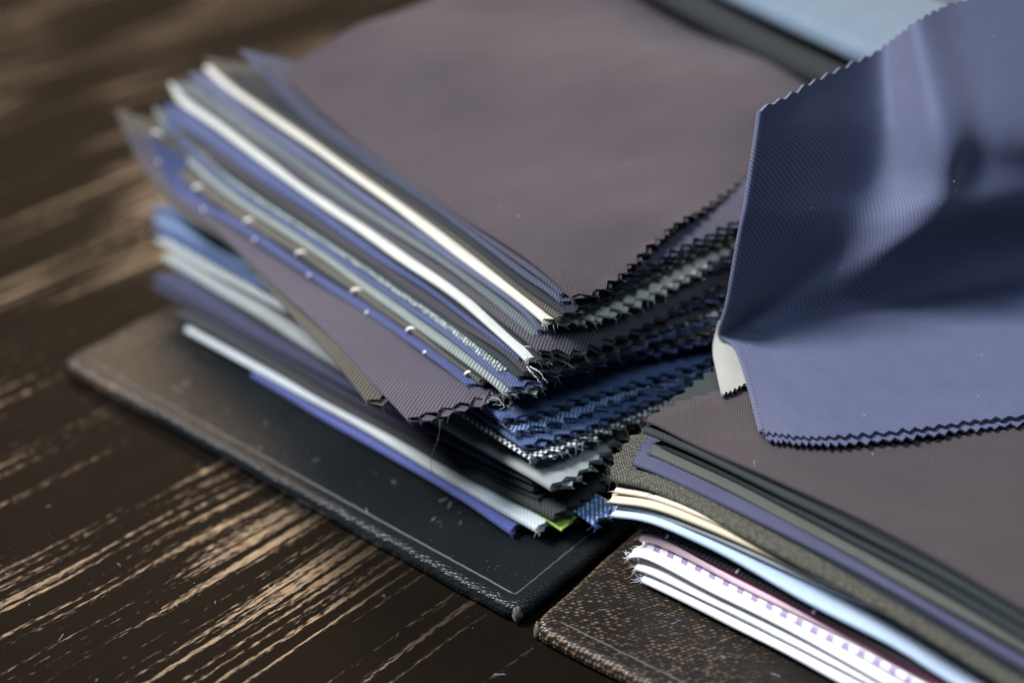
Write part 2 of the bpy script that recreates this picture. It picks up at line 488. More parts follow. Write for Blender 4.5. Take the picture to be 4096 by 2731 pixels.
# ------------------------------------------------------------------ folded swatches
DATA = {
    'P0': (0.45, [(11.7, 31.7, 45.89), (13.5, 32.2, 46.21), (20.9, 34.1, 47.64), (31.3, 36.8, 48.34), (51.9, 42.1, 48.11), (78.2, 48.9, 48.44), (97.3, 53.8, 50.41), (115.2, 58.4, 53.28)]),
    'S1a': (0.48, [(15.0, 32.0, 45.51), (20.4, 33.4, 46.48), (30.7, 36.1, 47.09), (51.3, 41.3, 47.33), (77.5, 48.0, 47.76), (106.7, 55.5, 48.88), (123.3, 59.8, 53.26)]),
    'S1b': (0.50, [(15.1, 31.4, 44.77), (19.7, 32.6, 45.49), (27.1, 34.5, 45.67), (50.6, 40.5, 46.55), (76.7, 47.2, 46.85), (106.0, 54.7, 47.51), (131.0, 61.1, 53.79)]),
    'S1c': (0.40, [(14.0, 29.9, 44.10), (18.4, 31.0, 44.47), (25.7, 32.9, 44.56), (49.1, 38.9, 45.77), (75.2, 45.6, 46.04), (104.4, 53.1, 46.24), (137.4, 61.5, 46.68)]),
    'S2': (0.42, [(14.1, 28.9, 43.35), (17.4, 29.7, 43.69), (24.7, 31.6, 43.77), (48.2, 37.8, 45.04), (74.4, 44.7, 45.33), (103.8, 52.4, 45.26), (137.1, 61.1, 45.09), (147.0, 63.7, 46.61)]),
    'S3': (0.64, [(12.7, 26.8, 40.66), (15.6, 27.6, 41.85), (22.9, 29.5, 42.89), (46.4, 35.7, 43.67), (72.5, 42.7, 44.31), (101.9, 50.4, 44.29), (135.2, 59.3, 44.14), (145.2, 61.9, 45.34)]),
    'S4': (0.66, [(18.3, 27.8, 39.69), (22.3, 28.8, 41.49), (45.1, 34.2, 42.64), (70.4, 40.3, 42.37), (98.6, 47.1, 42.64), (130.4, 54.7, 42.56), (146.8, 58.7, 44.32)]),
    'S5': (0.55, [(18.4, 26.9, 38.98), (21.3, 27.5, 39.79), (43.7, 32.7, 41.65), (68.6, 38.3, 41.10), (96.2, 44.6, 41.32), (127.2, 51.7, 41.72), (148.8, 56.6, 42.14)]),
    'S6': (0.58, [(13.3, 24.1, 35.70), (15.4, 24.6, 37.78), (19.7, 25.6, 39.02), (42.2, 30.9, 40.40), (67.2, 36.8, 40.13), (95.0, 43.3, 40.23), (126.3, 50.7, 40.70), (148.8, 56.0, 41.23)]),
    'S7': (0.62, [(15.9, 22.8, 35.79), (17.7, 23.2, 36.72), (28.7, 25.9, 38.20), (40.2, 28.6, 39.26), (65.1, 34.6, 39.16), (93.0, 41.3, 38.76), (124.6, 48.8, 39.62), (148.2, 54.5, 40.33), (149.4, 54.8, 42.95)]),
    'S8': (0.60, [(19.3, 24.1, 35.10), (21.8, 24.6, 35.84), (39.9, 28.2, 36.83), (63.6, 32.9, 37.33), (89.9, 38.1, 37.50), (119.1, 43.9, 38.17), (140.5, 48.1, 38.96), (145.3, 49.1, 40.44)]),
    'S9': (0.40, [(14.9, 22.3, 33.25), (17.3, 22.7, 34.27), (24.2, 24.1, 35.77), (38.8, 26.9, 35.60), (62.3, 31.4, 36.46), (88.3, 36.5, 36.50), (117.4, 42.1, 37.15), (138.7, 46.2, 38.02), (143.9, 47.2, 39.51)]),
    'S10': (0.30, [(17.9, 22.0, 33.35), (23.4, 23.1, 34.42), (37.9, 25.9, 35.06), (61.4, 30.4, 35.82), (87.4, 35.5, 35.67), (116.4, 41.1, 36.18), (135.5, 44.8, 38.32)]),
    'S11': (0.32, [(21.5, 21.5, 33.08), (25.8, 22.4, 33.67), (36.8, 24.6, 34.63), (60.4, 29.4, 35.22), (86.7, 34.8, 34.96), (116.1, 40.7, 35.08), (135.5, 44.7, 38.40)]),
    'S12': (0.42, [(17.0, 19.6, 31.91), (21.2, 20.4, 32.59), (35.7, 23.4, 34.10), (59.4, 28.3, 34.22), (85.7, 33.8, 34.23), (115.2, 39.9, 33.88), (136.9, 44.3, 37.25), (142.7, 45.5, 40.96)]),
    'S13': (0.55, [(17.9, 18.2, 31.03), (21.0, 18.9, 31.94), (34.2, 21.6, 32.80), (57.9, 26.7, 32.99), (84.2, 32.2, 33.36), (114.0, 38.5, 32.50), (135.9, 43.2, 34.91), (143.3, 44.7, 42.13)]),
    'S14': (0.75, [(24.6, 19.6, 30.39), (33.9, 21.3, 31.07), (57.0, 25.6, 31.82), (82.4, 30.3, 32.04), (110.8, 35.6, 31.10), (131.6, 39.5, 32.35), (139.7, 41.0, 40.00)]),
    'S15': (0.55, [(26.7, 18.8, 29.27), (32.7, 19.9, 29.88), (55.3, 23.8, 30.52), (80.2, 28.0, 30.31), (107.7, 32.8, 30.00), (127.8, 36.2, 29.58), (138.0, 38.0, 38.69)]),
    'S16': (0.50, [(28.3, 4.6, 28.59), (43.9, 9.7, 29.00), (60.2, 15.1, 29.92), (79.1, 21.3, 29.00), (104.5, 29.7, 28.71), (125.6, 34.2, 28.80), (142.1, 39.8, 30.00), (150.0, 41.6, 35.00)]),
    'S17': (0.65, [(39.4, 5.0, 27.53), (46.4, 7.7, 28.38), (56.7, 11.6, 29.21), (73.7, 18.1, 27.88), (105.2, 30.2, 27.10), (124.3, 32.9, 27.30), (146.5, 41.8, 28.50), (162.9, 48.9, 34.00)]),
    'B1': (0.60, [(18.6, 18.7, 25.50), (57.7, 26.1, 27.78), (103.0, 34.7, 22.34), (135.0, 40.7, 17.93), (146.6, 42.9, 16.47)]),
    'B2': (0.60, [(15.7, 18.7, 23.80), (57.5, 25.7, 25.23), (101.4, 33.1, 20.55), (132.1, 38.2, 17.07), (142.6, 39.9, 15.93)]),
    'B3': (0.60, [(13.2, 18.2, 22.20), (56.9, 25.0, 22.94), (100.1, 31.7, 18.88), (130.2, 36.3, 16.10), (139.9, 37.9, 15.09)]),
    'B4': (0.60, [(11.2, 17.8, 20.60), (56.2, 24.1, 20.74), (98.5, 30.0, 17.45), (127.8, 34.1, 15.06), (136.4, 35.3, 14.33)]),
    'C1': (1.00, [(13.2, 18.5, 16.50), (34.0, 21.0, 15.48), (77.2, 26.0, 13.67), (94.2, 27.9, 14.41), (109.9, 29.8, 13.83), (130.1, 32.1, 13.34)]),
    'C2': (0.80, [(11.6, 19.5, 14.20), (34.0, 20.9, 12.91), (84.1, 24.1, 11.82), (104.3, 25.3, 12.08), (127.3, 26.8, 12.02)]),
    'C3': (0.80, [(11.8, 19.7, 12.30), (34.0, 20.8, 10.36), (83.4, 23.3, 10.14), (103.3, 24.3, 10.69), (126.4, 25.4, 10.63)]),
    'C4': (0.90, [(11.9, 18.5, 9.81), (32.8, 19.3, 8.55), (81.6, 21.3, 8.29), (98.5, 22.0, 9.16), (115.3, 22.7, 9.17)]),
    'C5': (0.90, [(10.7, 16.2, 7.23), (18.9, 16.7, 7.01), (31.2, 17.5, 7.19), (59.1, 19.2, 7.42), (83.1, 20.7, 6.57), (92.4, 21.2, 6.45), (104.5, 22.0, 6.18), (112.5, 22.5, 6.18)]),
    'C6': (0.90, [(13.9, 14.9, 5.10), (25.1, 15.8, 5.69), (30.0, 16.2, 5.56), (58.5, 18.4, 5.32), (73.9, 19.7, 4.80), (90.2, 20.9, 4.65)]),
    'R17': (0.90, [(-9.7, 19.5, 5.20), (-12.3, 19.4, 5.32), (-26.3, 18.8, 5.64), (-38.5, 18.2, 5.86), (-50.7, 17.7, 5.33), (-61.2, 17.2, 5.18)]),
    'R16': (0.80, [(-8.3, 19.8, 7.20), (-12.0, 19.7, 7.79), (-25.9, 19.1, 7.97), (-38.1, 18.6, 7.82), (-55.2, 18.0, 7.41), (-65.0, 17.6, 7.18)]),
    'R15': (0.70, [(-7.3, 19.4, 9.00), (-10.0, 19.4, 10.60), (-25.9, 18.8, 10.70), (-38.0, 18.4, 10.35), (-51.4, 18.0, 9.77), (-58.2, 17.8, 9.27), (-69.1, 17.4, 8.87)]),
    'R14': (0.95, [(-9.4, 21.4, 11.22), (-12.4, 21.3, 11.53), (-24.8, 20.5, 11.98), (-37.1, 19.8, 11.65), (-49.2, 19.1, 11.18), (-59.8, 18.5, 10.91), (-68.6, 18.0, 10.58)]),
    'R13': (0.80, [(-7.9, 20.8, 12.60), (-11.0, 20.7, 13.75), (-16.2, 20.6, 14.01), (-36.1, 20.1, 13.33), (-59.1, 19.5, 12.75), (-72.0, 19.2, 12.09)]),
    'R12': (0.70, [(-7.5, 21.6, 14.60), (-13.1, 21.3, 15.41), (-24.3, 20.6, 15.64), (-33.3, 20.1, 15.43), (-45.5, 19.3, 15.17), (-63.7, 18.2, 14.45)]),
    'R11': (0.80, [(-2.9, 18.6, 16.90), (-12.2, 18.4, 19.98), (-22.2, 18.2, 20.42), (-36.8, 17.9, 18.92), (-59.4, 17.5, 17.36), (-68.2, 17.3, 15.90), (-80.7, 17.1, 15.47)]),
    'R10': (0.60, [(-4.1, 19.9, 18.48), (-11.4, 19.5, 20.82), (-21.6, 19.1, 21.81), (-31.5, 18.6, 21.37), (-41.1, 18.2, 20.35), (-59.3, 17.4, 18.89), (-76.5, 16.6, 16.70)]),
    'R9': (0.60, [(-2.7, 19.1, 19.60), (-11.8, 18.8, 22.70), (-21.8, 18.5, 23.62), (-31.6, 18.2, 23.00), (-41.1, 17.8, 21.82), (-59.2, 17.2, 20.23), (-76.3, 16.7, 17.69)]),
    'R8': (0.60, [(-2.6, 20.4, 20.93), (-11.0, 20.0, 23.50), (-21.2, 19.4, 24.63), (-31.1, 18.9, 24.08), (-40.7, 18.4, 23.08), (-58.9, 17.4, 21.53), (-76.1, 16.5, 19.40)]),
    'R7': (0.80, [(1.7, 21.1, 23.20), (-2.3, 20.8, 23.26), (-10.8, 20.2, 25.03), (-36.0, 18.5, 24.74), (-58.9, 16.9, 23.33), (-76.1, 15.7, 21.28), (-92.2, 14.6, 20.34)]),
    'R6': (0.80, [(-2.6, 24.0, 25.12), (-8.5, 23.6, 25.97), (-33.9, 21.8, 26.28), (-57.1, 20.2, 25.27), (-78.3, 18.7, 23.30), (-94.5, 17.5, 21.59)]),
    'R4': (0.60, [(-5.2, 27.0, 26.72), (-9.1, 26.6, 27.02), (-32.6, 24.1, 27.32), (-56.2, 21.6, 26.76), (-77.7, 19.3, 25.52), (-94.0, 17.5, 24.14)]),
    'R3': (0.70, [(-6.6, 28.8, 27.89), (-15.9, 27.7, 28.28), (-31.4, 25.9, 28.38), (-55.3, 23.1, 28.31), (-77.0, 20.5, 26.90), (-93.3, 18.6, 25.36)]),
    'R2': (0.75, [(-2.5, 28.2, 29.40), (-5.5, 27.9, 29.94), (-31.3, 25.8, 30.44), (-54.7, 23.8, 30.09), (-76.1, 22.0, 28.23), (-92.4, 20.7, 26.60)]),
    'R1': (0.55, [(-2.5, 28.9, 31.20), (-4.9, 28.7, 31.79), (-15.6, 27.8, 31.55), (-30.7, 26.6, 32.28), (-54.0, 24.6, 32.03), (-75.5, 22.9, 30.12), (-91.7, 21.5, 28.12)]),
}


def noise1(seed):
    rng = random.Random(seed)
    k = [(rng.uniform(.05, .35), rng.uniform(0, 6.3), rng.uniform(.4, 1)) for _ in range(5)]
    return lambda s: sum(a * np.sin(f * s + p) for f, p, a in k) / 2.5


PITCH = 3.3


def folded_swatch(key, mat, label, frame='L', W=(0.10, 1.0), D=72.0, corner=2.0, rc=7.0, taper=1.1, zig=1.45, seed=0, extend=None,
                  gap=0.35, bottom_shift=0.0, group=None, bow=None, fray=60, fraymat=None, n=44, start=None, droop=0.0, uv_shift=True):
    """cloth folded in two: the rounded fold runs along the data curve, both layers reach back along W,
    the near end is cut with pinking shears"""
    R, pts = DATA[key]
    R = R * 0.80
    P = Lp if frame == 'L' else Rp
    pts = [np.array(p, float) for p in pts]
    if extend is not None:                  # carry the fold on past its last point
        a, b = pts[-2], pts[-1]
        d = (b - a) / np.linalg.norm((b - a)[:2]); d[2] = 0
        pts.append(b + d * extend)
    if start is not None:                   # and before its first
        d = pts[0] - pts[1]
        d = d / np.linalg.norm(d[:2]); d[2] = 0
        pts.insert(0, pts[0] + d * start)
    C, Ln = catmull(pts, 260)
    ss = np.linspace(0, Ln, len(C))
    if W == 'perp':
        d = C[-1] - C[0]
        W = np.array([-d[1], d[0]]) / np.linalg.norm(d[:2])
        if W[1] < 0: W = -W
    elif W == 'meet':                       # right edges of the pile run together towards the back
        W = np.array([(9.5 - 0.35 * (44.0 - pts[0][2]) - pts[0][0]) / 38.0, 1.0]); W /= np.linalg.norm(W)
    else:
        W = np.array(W) / np.linalg.norm(W)
    rng = random.Random(seed * 31 + 5)
    nz, nb, nt = noise1(seed * 3 + 1), noise1(seed * 3 + 2), noise1(seed * 3 + 3)
    tau = 0.80 * R
    r0 = R - tau / 2
    hp = PITCH / 2
    nd = int(D / hp)
    cross = []                              # (d, z, nd, nz, arc, layer)
    arc = 0.0
    for k in range(nd, 0, -1):
        cross.append((R + k * hp, r0, 0, 1, -k * hp, 1))
    for k in range(9):
        ph = math.pi / 2 + math.pi * k / 8
        cross.append((R + r0 * math.cos(ph), r0 * math.sin(ph), math.cos(ph), math.sin(ph), r0 * math.pi * k / 8, 0))
    for k in range(1, nd + 1):
        cross.append((R + k * hp, -r0, 0, -1, r0 * math.pi + k * hp, -1))
    m = len(cross)
    u = np.linspace(0, 1, n + 1)
    u = 0.5 * u + 0.5 * u ** 2.0            # finer near the cut end
    outer = np.zeros((m, n + 1, 3)); inner = np.zeros((m, n + 1, 3)); uv = np.zeros((m, n + 1, 2))
    ends = []
    ph1, ph2 = rng.random(), rng.random()
    for j, (d, z, ndn, nzn, ar, lay) in enumerate(cross):
        dd = max(d - R, 0.0)
        sh = corner * max(0.0, 1 - dd / rc) ** 2
        if lay != 0:
            sign = 1 if ((j + (0 if lay > 0 else int(2 * ph2))) % 2) else -1
            sh += zig * 0.5 * sign * min(1.0, dd / 2.5) * rng.uniform(0.45, 1.25)
            if lay < 0: sh += bottom_shift
        sh += 0.25 * math.sin(dd * 0.21 + ph1 * 6) + rng.gauss(0, 0.06)
        s0 = sh
        s1 = max(Ln - taper * dd, s0 + 8.0)
        s1 += -0.6 * ((j % 2) if lay else 0.5)
        s = s0 + (s1 - s0) * u
        cx = np.interp(s, ss, C[:, 0]); cy = np.interp(s, ss, C[:, 1]); cz = np.interp(s, ss, C[:, 2])
        if s0 < 0:
            g = (C[1] - C[0]) / (ss[1] - ss[0])
            neg = s < 0
            cx = np.where(neg, C[0, 0] + g[0] * s, cx); cy = np.where(neg, C[0, 1] + g[1] * s, cy)
        thick = 1 + 0.10 * nt(s * 0.8)
        jb = 0.22 * nb(s * 0.6)
        zz = cz + 0.10 * nz(s)
        if bow is not None:
            zz = zz + bow(s, dd)
        if lay < 0 and gap:
            zz = zz - gap * np.exp(-s / 4.0) * min(1.0, dd / 6.0) * R
        if droop:
            zz = zz - droop * np.exp(-s / 9.0)
        if lay != 0:                        # bent, uneven teeth
            zz = zz + (u < 0.0001) * rng.gauss(0, 0.16) + (u < 0.012) * rng.gauss(0, 0.07)
        for arr, off in ((outer, tau / 2), (inner, -tau / 2)):
            pa = cx + W[0] * (d + ndn * off + jb)
            pb = cy + W[1] * (d + ndn * off + jb)
            pz = zz + (z + nzn * off) * thick
            if frame == 'L':
                arr[j] = BL - UL * pa[:, None] + VL * pb[:, None] + Z * pz[:, None]
            else:
                arr[j] = BR - UR * pa[:, None] + VR * pb[:, None] + Z * pz[:, None]
        uv[j, :, 0] = s
        uv[j, :, 1] = ar
        ends.append((outer[j, 0], inner[j, 0], outer[j, 0] - outer[j, 2], dd))
    V, F, U = shell(outer, inner, uv + (np.array([seed * 7.3, seed * 3.1]) if uv_shift else 0.0))
    o = make_obj('fabric_swatch', V, F, mat.m, None, U)
    tag(o, label, 'fabric swatch', group or ('swatches in the tall pile' if frame == 'L' else 'swatches in the stack with white cloths'))
    if fray:
        parts = []
        for _ in range(int(fray * 1.4)):
            k = int(abs(rng.gauss(0, 1)) * 14)
            side = rng.choice((1, -1))
            j = nd + 4 + side * k
            if not 0 <= j < m: continue
            po, pi, dr, dd = ends[j]
            p = po + (pi - po) * rng.random()
            dr = dr / (np.linalg.norm(dr) + 1e-9)
            ln = rng.choice((0.2, 0.3, 0.35, 0.5, 0.6, 0.9, 1.3))
            dirv = dr + np.array([rng.gauss(0, .6), rng.gauss(0, .6), rng.gauss(0, .5)])
            dirv /= np.linalg.norm(dirv)
            cu = np.array([rng.gauss(0, .5), rng.gauss(0, .5), rng.gauss(-.2, .5)]) * ln
            q = [p - dirv * 0.15, p + dirv * ln * 0.4 + cu * 0.1, p + dirv * ln * 0.8 + cu * 0.35, p + dirv * ln + cu * 0.8]
            parts.append(tube(q, [0.042, 0.038, 0.03, 0.015], 3))
        V, F = join_geo(parts)
        fo = make_obj('frayed_fibres', V, F, (fraymat or mat).m, o, np.zeros((len(V), 2)))
        tag(fo, kind='stuff')
    return dict(obj=o, C=C, ss=ss, W=W, R=R, P=P, Ln=Ln, mat=mat)


def fold_point(sw, a, phi, lift=0.0):
    """point on the fold at book coordinate a; phi 90 = top, 180 = front, 270 = underside"""
    C, W, R = sw['C'], sw['W'], sw['R']
    o = np.argsort(C[:, 0])
    b = np.interp(a, C[o, 0], C[o, 1]); z = np.interp(a, C[o, 0], C[o, 2])
    r = R + lift
    d = R + r * math.cos(math.radians(phi))
    return sw['P'](a + W[0] * d, b + W[1] * d, z + r * math.sin(math.radians(phi)))


# cloths ------------------------------------------------------------
fb = fabric
M = dict(
    aubergine=fb('aubergine_worsted', (0.041, 0.032, 0.041), 'twill', 0.50, 0.45, sheen=0.35, melange=0.5, bump=1.0),
    slate=fb('slate_twill', (0.046, 0.054, 0.086), 'twill', 0.56, 1.48),
    slate2=fb('slate_purple_twill', (0.050, 0.048, 0.074), 'twill', 0.56, 1.48),
    ink=fb('ink_twill', (0.014, 0.018, 0.025), 'twill', 0.56, 1.48),
    olive=fb('olive_twill', (0.052, 0.049, 0.039), 'twill', 0.58, 1.48),
    cream=fb('cream_flannel', (0.430, 0.414, 0.366), 'plain', 0.55, 0.16, sheen=0.3, melange=0.12, bump=0.6),
    ivory=fb('ivory_flannel', (0.398, 0.409, 0.382), 'plain', 0.50, 0.16, sheen=0.3, melange=0.12, bump=0.6),
    periwinkle=fb('periwinkle_serge', (0.062, 0.071, 0.121), 'plain', 0.48, 0.80),
    seagrey=fb('sea_grey_twill', (0.089, 0.106, 0.113), 'twill', 0.54, 1.32),
    plum=fb('plum_grey_twill', (0.052, 0.048, 0.058), 'twill', 0.62, 1.48),
    royal=fb('royal_blue_twill', (0.047, 0.061, 0.140), 'twill', 0.52, 1.32),
    mink=fb('mink_twill', (0.042, 0.039, 0.046), 'twill', 0.56, 1.32),
    bottle=fb('bottle_grey_cloth', (0.019, 0.025, 0.027), 'plain', 0.46, 1.12),
    tweed=fb('salt_and_pepper_tweed', (0.055, 0.075, 0.085), 'twill', 0.60, 0.50, second=(0.55, 0.58, 0.55)),
    cornflower=fb('cornflower_twill', (0.056, 0.071, 0.152), 'twill', 0.49, 1.15),
    silver=fb('silver_green_twill', (0.179, 0.202, 0.196), 'twill', 0.62, 1.32),
    taupe=fb('taupe_twill', (0.079, 0.074, 0.062), 'twill', 0.62, 1.48),
    cobalt=fb('cobalt_twill', (0.051, 0.063, 0.147), 'twill', 0.52, 1.48),
    mauve=fb('mauve_grey_twill', (0.061, 0.053, 0.073), 'twill', 0.65, 1.32),
    umber=fb('umber_twill', (0.062, 0.056, 0.047), 'twill', 0.65, 1.48),
    sky=fb('deep_sky_hopsack', (0.045, 0.073, 0.154), 'basket', 0.50, 0.7),
    steel=fb('steel_blue_hopsack', (0.031, 0.046, 0.097), 'basket', 0.52, 0.9, second=(0.17, 0.25, 0.42)),
    hound=fb('black_and_white_hopsack', (0.030, 0.035, 0.042), 'basket', 0.70, 0.7, second=(0.42, 0.46, 0.46), melange=0.5),
    ice=fb('ice_grey_cloth', (0.203, 0.222, 0.222), 'plain', 0.45, 0.35),
    navy=fb('navy_cloth', (0.034, 0.036, 0.069), 'twill', 0.52, 0.99),
    midnight=fb('midnight_cloth', (0.020, 0.020, 0.037), 'twill', 0.52, 0.99),
    graphite=fb('graphite_twill', (0.027, 0.029, 0.031), 'twill', 0.62, 1.15),
    white_twill=fb('white_twill', (0.382, 0.411, 0.428), 'twill', 0.70, 0.35),
    ultramarine=fb('ultramarine_cloth', (0.060, 0.076, 0.215), 'plain', 0.52, 0.80),
    lime=fb('lime_cloth', (0.240, 0.360, 0.060), 'plain', 0.45, 0.40),
    confetti=fb('blue_yellow_cloth', (0.035, 0.095, 0.340), 'twill', 0.9, 0.5, second=(0.48, 0.55, 0.30), melange=0.4),
    cocoa=fb('cocoa_worsted', (0.041, 0.033, 0.037), 'plain', 0.56, 1.1, sheen=0.35),
    spruce=fb('spruce_grey_cloth', (0.022, 0.029, 0.031), 'plain', 0.57, 1.28),
    spruce2=fb('dark_spruce_cloth', (0.016, 0.022, 0.024), 'plain', 0.57, 1.28),
    pewter=fb('pewter_cloth', (0.069, 0.070, 0.062), 'plain', 0.57, 0.96),
    indigo=fb('indigo_cloth', (0.054, 0.056, 0.099), 'plain', 0.57, 0.96),
    bark=fb('bark_brown_cloth', (0.034, 0.030, 0.022), 'plain', 0.62, 1.2, second=(0.11, 0.115, 0.09), sheen=0.4),
    sand=fb('sand_cloth', (0.600, 0.540, 0.440), 'twill', 0.48, 0.30),
    wheat=fb('wheat_cloth', (0.570, 0.480, 0.350), 'twill', 0.48, 0.30),
    dove=fb('dove_grey_cloth', (0.400, 0.424, 0.440), 'twill', 0.48, 0.35),
    baby=fb('baby_blue_cloth', (0.400, 0.500, 0.660), 'twill', 0.46, 0.25),
    charcoal=fb('charcoal_cloth', (0.046, 0.054, 0.057), 'twill', 0.67, 1.48),
    maroon=fb('maroon_cloth', (0.10, 0.012, 0.045), 'plain', 0.52, 0.80),
    charblack=fb('charcoal_black_cloth', (0.016, 0.018, 0.021), 'twill', 0.52, 0.9),
    pink=fb('pink_shirting', (0.780, 0.580, 0.660), 'plain', 0.40, 0.15, second=None),
    shirt=fb('white_shirting', (0.840, 0.840, 0.880), 'plain', 0.40, 0.12),
    poplin=fb('plain_white_poplin', (0.840, 0.840, 0.880), 'plain', 0.40, 0.10),
    shirt2=fb('white_poplin', (0.840, 0.840, 0.880), 'plain', 0.40, 0.10),
    blueflap=fb('blue_worsted', (0.066, 0.074, 0.134), 'twill', 0.60, 0.6, sheen=0.6, rough=0.6),
    paleback=fb('pale_blue_cloth', (0.105, 0.145, 0.190), 'plain', 0.50, 0.20),
    tab=fb('stone_grey_cloth', (0.270, 0.265, 0.240), 'plain', 0.45, 0.30),
)


def add_squares(N, spacing, off, size_u, v0, v1, col):
    """rows of little woven squares along the fold"""
    uv = N.n('ShaderNodeUVMap').outputs[0]
    sp = N.n('ShaderNodeSeparateXYZ'); N.l(uv, sp.inputs[0])
    fx = N.math('FRACT', N.math('DIVIDE', N.math('ADD', sp.outputs[0], off), spacing))
    inx = N.math('LESS_THAN', fx, size_u / spacing)
    iny = N.math('MULTIPLY', N.math('GREATER_THAN', sp.outputs[1], v0), N.math('LESS_THAN', sp.outputs[1], v1))
    weave = N.n('ShaderNodeTexChecker', Scale=4.0); N.l(uv, weave.inputs['Vector'])
    f = N.math('MULTIPLY', N.math('MULTIPLY', inx, iny), N.math('MULTIPLY_ADD', weave.outputs['Fac'], 0.35, 0.6))
    c = N.mix(f, N.col, col)
    N.l(c, N.b.inputs['Base Color'])


def add_grid(N, step, w, col):
    uv = N.n('ShaderNodeUVMap').outputs[0]
    sp = N.n('ShaderNodeSeparateXYZ'); N.l(uv, sp.inputs[0])
    g = []
    for s_ in (sp.outputs[0], sp.outputs[1]):
        g.append(N.math('LESS_THAN', N.math('FRACT', N.math('DIVIDE', s_, step)), w / step))
    f = N.math('MULTIPLY', N.math('MAXIMUM', g[0], g[1]), 0.55)
    N.l(N.mix(f, N.col, col), N.b.inputs['Base Color'])


GL = 'swatches in the tall pile'
def wave_top(s, d):
    return (2.2 + 1.6 * np.sin(s * 0.060 + d * 0.07 + 0.5) + 0.6 * np.sin(s * 0.13 - d * 0.09)) * min(1.0, d / 30.0) + (0.07 * np.sin(s * 0.31 + d * 0.22) + 0.06 * np.sin(s * 0.21 - d * 0.37 + 1.0) + 0.05 * np.sin(s * 0.52 + d * 0.11)) * min(1.0, d / 8.0)


SW = {}
def L_(key, mat, label, **kw):
    kw.setdefault('seed', len(SW) + 1)
    if key[0] in 'SB': kw.setdefault('W', 'meet')
    SW[key] = folded_swatch(key, M[mat], label, 'L', **kw)


L_('P0', 'aubergine', 'large aubergine brown swatch lying flat on top of the tall pile', D=150, taper=-0.02, corner=3.0, rc=9, bow=wave_top, n=64, W=(0.07, 1.0))
L_('S1a', 'slate2', 'purple slate swatch directly under the large aubergine top swatch', corner=2.5)
L_('S1b', 'slate', 'broad slate blue swatch with a tip poking out at the far left top', corner=1.5)
L_('S1c', 'ink', 'thin ink dark twill swatch between slate blue and olive ones', corner=1.0)
L_('S2', 'olive', 'olive brown swatch lying on the thick cream swatch', corner=1.5)
L_('S3', 'cream', 'thick cream swatch, brightest fold near the top of the pile', corner=6.0, rc=16, fray=160)
L_('S4', 'periwinkle', 'periwinkle swatch just beneath the thick cream fold', corner=1.0)
L_('S5', 'seagrey', 'sea grey swatch beneath the periwinkle one', corner=1.0, D=8)
L_('S6', 'plum', 'plum grey twill swatch resting on the lower ivory fold', corner=4.0, rc=10)
L_('S7', 'ivory', 'ivory swatch with loose threads at its end, the lower white fold', corner=2.0, fray=120, D=8)
L_('S8', 'royal', 'royal blue swatch right under the ivory fold', corner=1.0)
L_('S9', 'mink', 'mink brown twill swatch under the royal blue fold', corner=3.0)
L_('S10', 'bottle', 'dark bottle grey swatch above the speckled tweed', corner=1.0)
L_('S11', 'tweed', 'salt and pepper tweed swatch in the middle of the pile', corner=1.0, fray=120)
L_('S12', 'cornflower', 'cornflower blue swatch between tweed and silver green folds', corner=1.5)
L_('S13', 'silver', 'silver green swatch lying on the taupe fold with cream loops', corner=1.5, fray=140, D=8)
L_('S14', 'taupe', 'taupe swatch with cream thread loops around its fold', corner=1.0)
L_('S15', 'cobalt', 'cobalt blue swatch with small white stitches, under the taupe one', corner=1.0)
L_('S16', 'mauve', 'mauve grey twill swatch swung out of the pile with zigzag end', W='perp', corner=1.0, D=26, taper=1.0, bottom_shift=-1.2, fray=90)
L_('S17', 'umber', 'umber brown swatch swung out furthest over the leather cover', W='perp', corner=0.6, D=55, taper=1.0, bottom_shift=-1.5, fray=90)
L_('B1', 'sky', 'deep sky blue swatch, uppermost of the blue ones below the umber fold', corner=1.0, fray=160)
L_('B2', 'steel', 'steel blue hopsack swatch with frayed corner below the sky blue', corner=1.0, fray=200)
L_('B3', 'sky', 'second deep sky blue swatch, lying between the two hopsack ones', corner=1.0, fray=160)
L_('B4', 'hound', 'black and white hopsack swatch lying on the ice grey one', corner=1.5, fray=200)
L_('C1', 'ice', 'ice grey swatch whose zigzag end sticks out between the two piles', corner=2.5, start=8.5, W=(0.14, 1.0))
L_('C2', 'navy', 'navy swatch under the ice grey fold', corner=1.5)
L_('C3', 'midnight', 'midnight blue swatch under the navy fold', corner=1.5)
L_('C4', 'graphite', 'graphite twill swatch above the white twill strip', corner=2.0, start=7.0)
L_('C5', 'white_twill', 'white twill swatch near the bottom of the tall pile', corner=0.8, zig=1.0, taper=0.8, start=2.0)
L_('C6', 'ultramarine', 'ultramarine swatch lying on the black cover, lowest of the tall pile', corner=0.5, zig=1.0, taper=0.6)
DATA['C7'] = (0.34, [(5.0, 18.6, 7.6), (20, 20.5, 8.2), (60, 26.0, 8.0)])
DATA['C8'] = (0.40, [(0.6, 22.6, 8.6), (14, 24.0, 9.4), (40, 27.0, 9.6)])
L_('C7', 'lime', 'sliver of lime green swatch beside the white twill end', D=5, corner=0.3, zig=0.4, fray=0)
L_('C8', 'confetti', 'blue and yellow patterned swatch peeking out beside the lime one', D=7, corner=0.5, zig=1.4, fray=80)


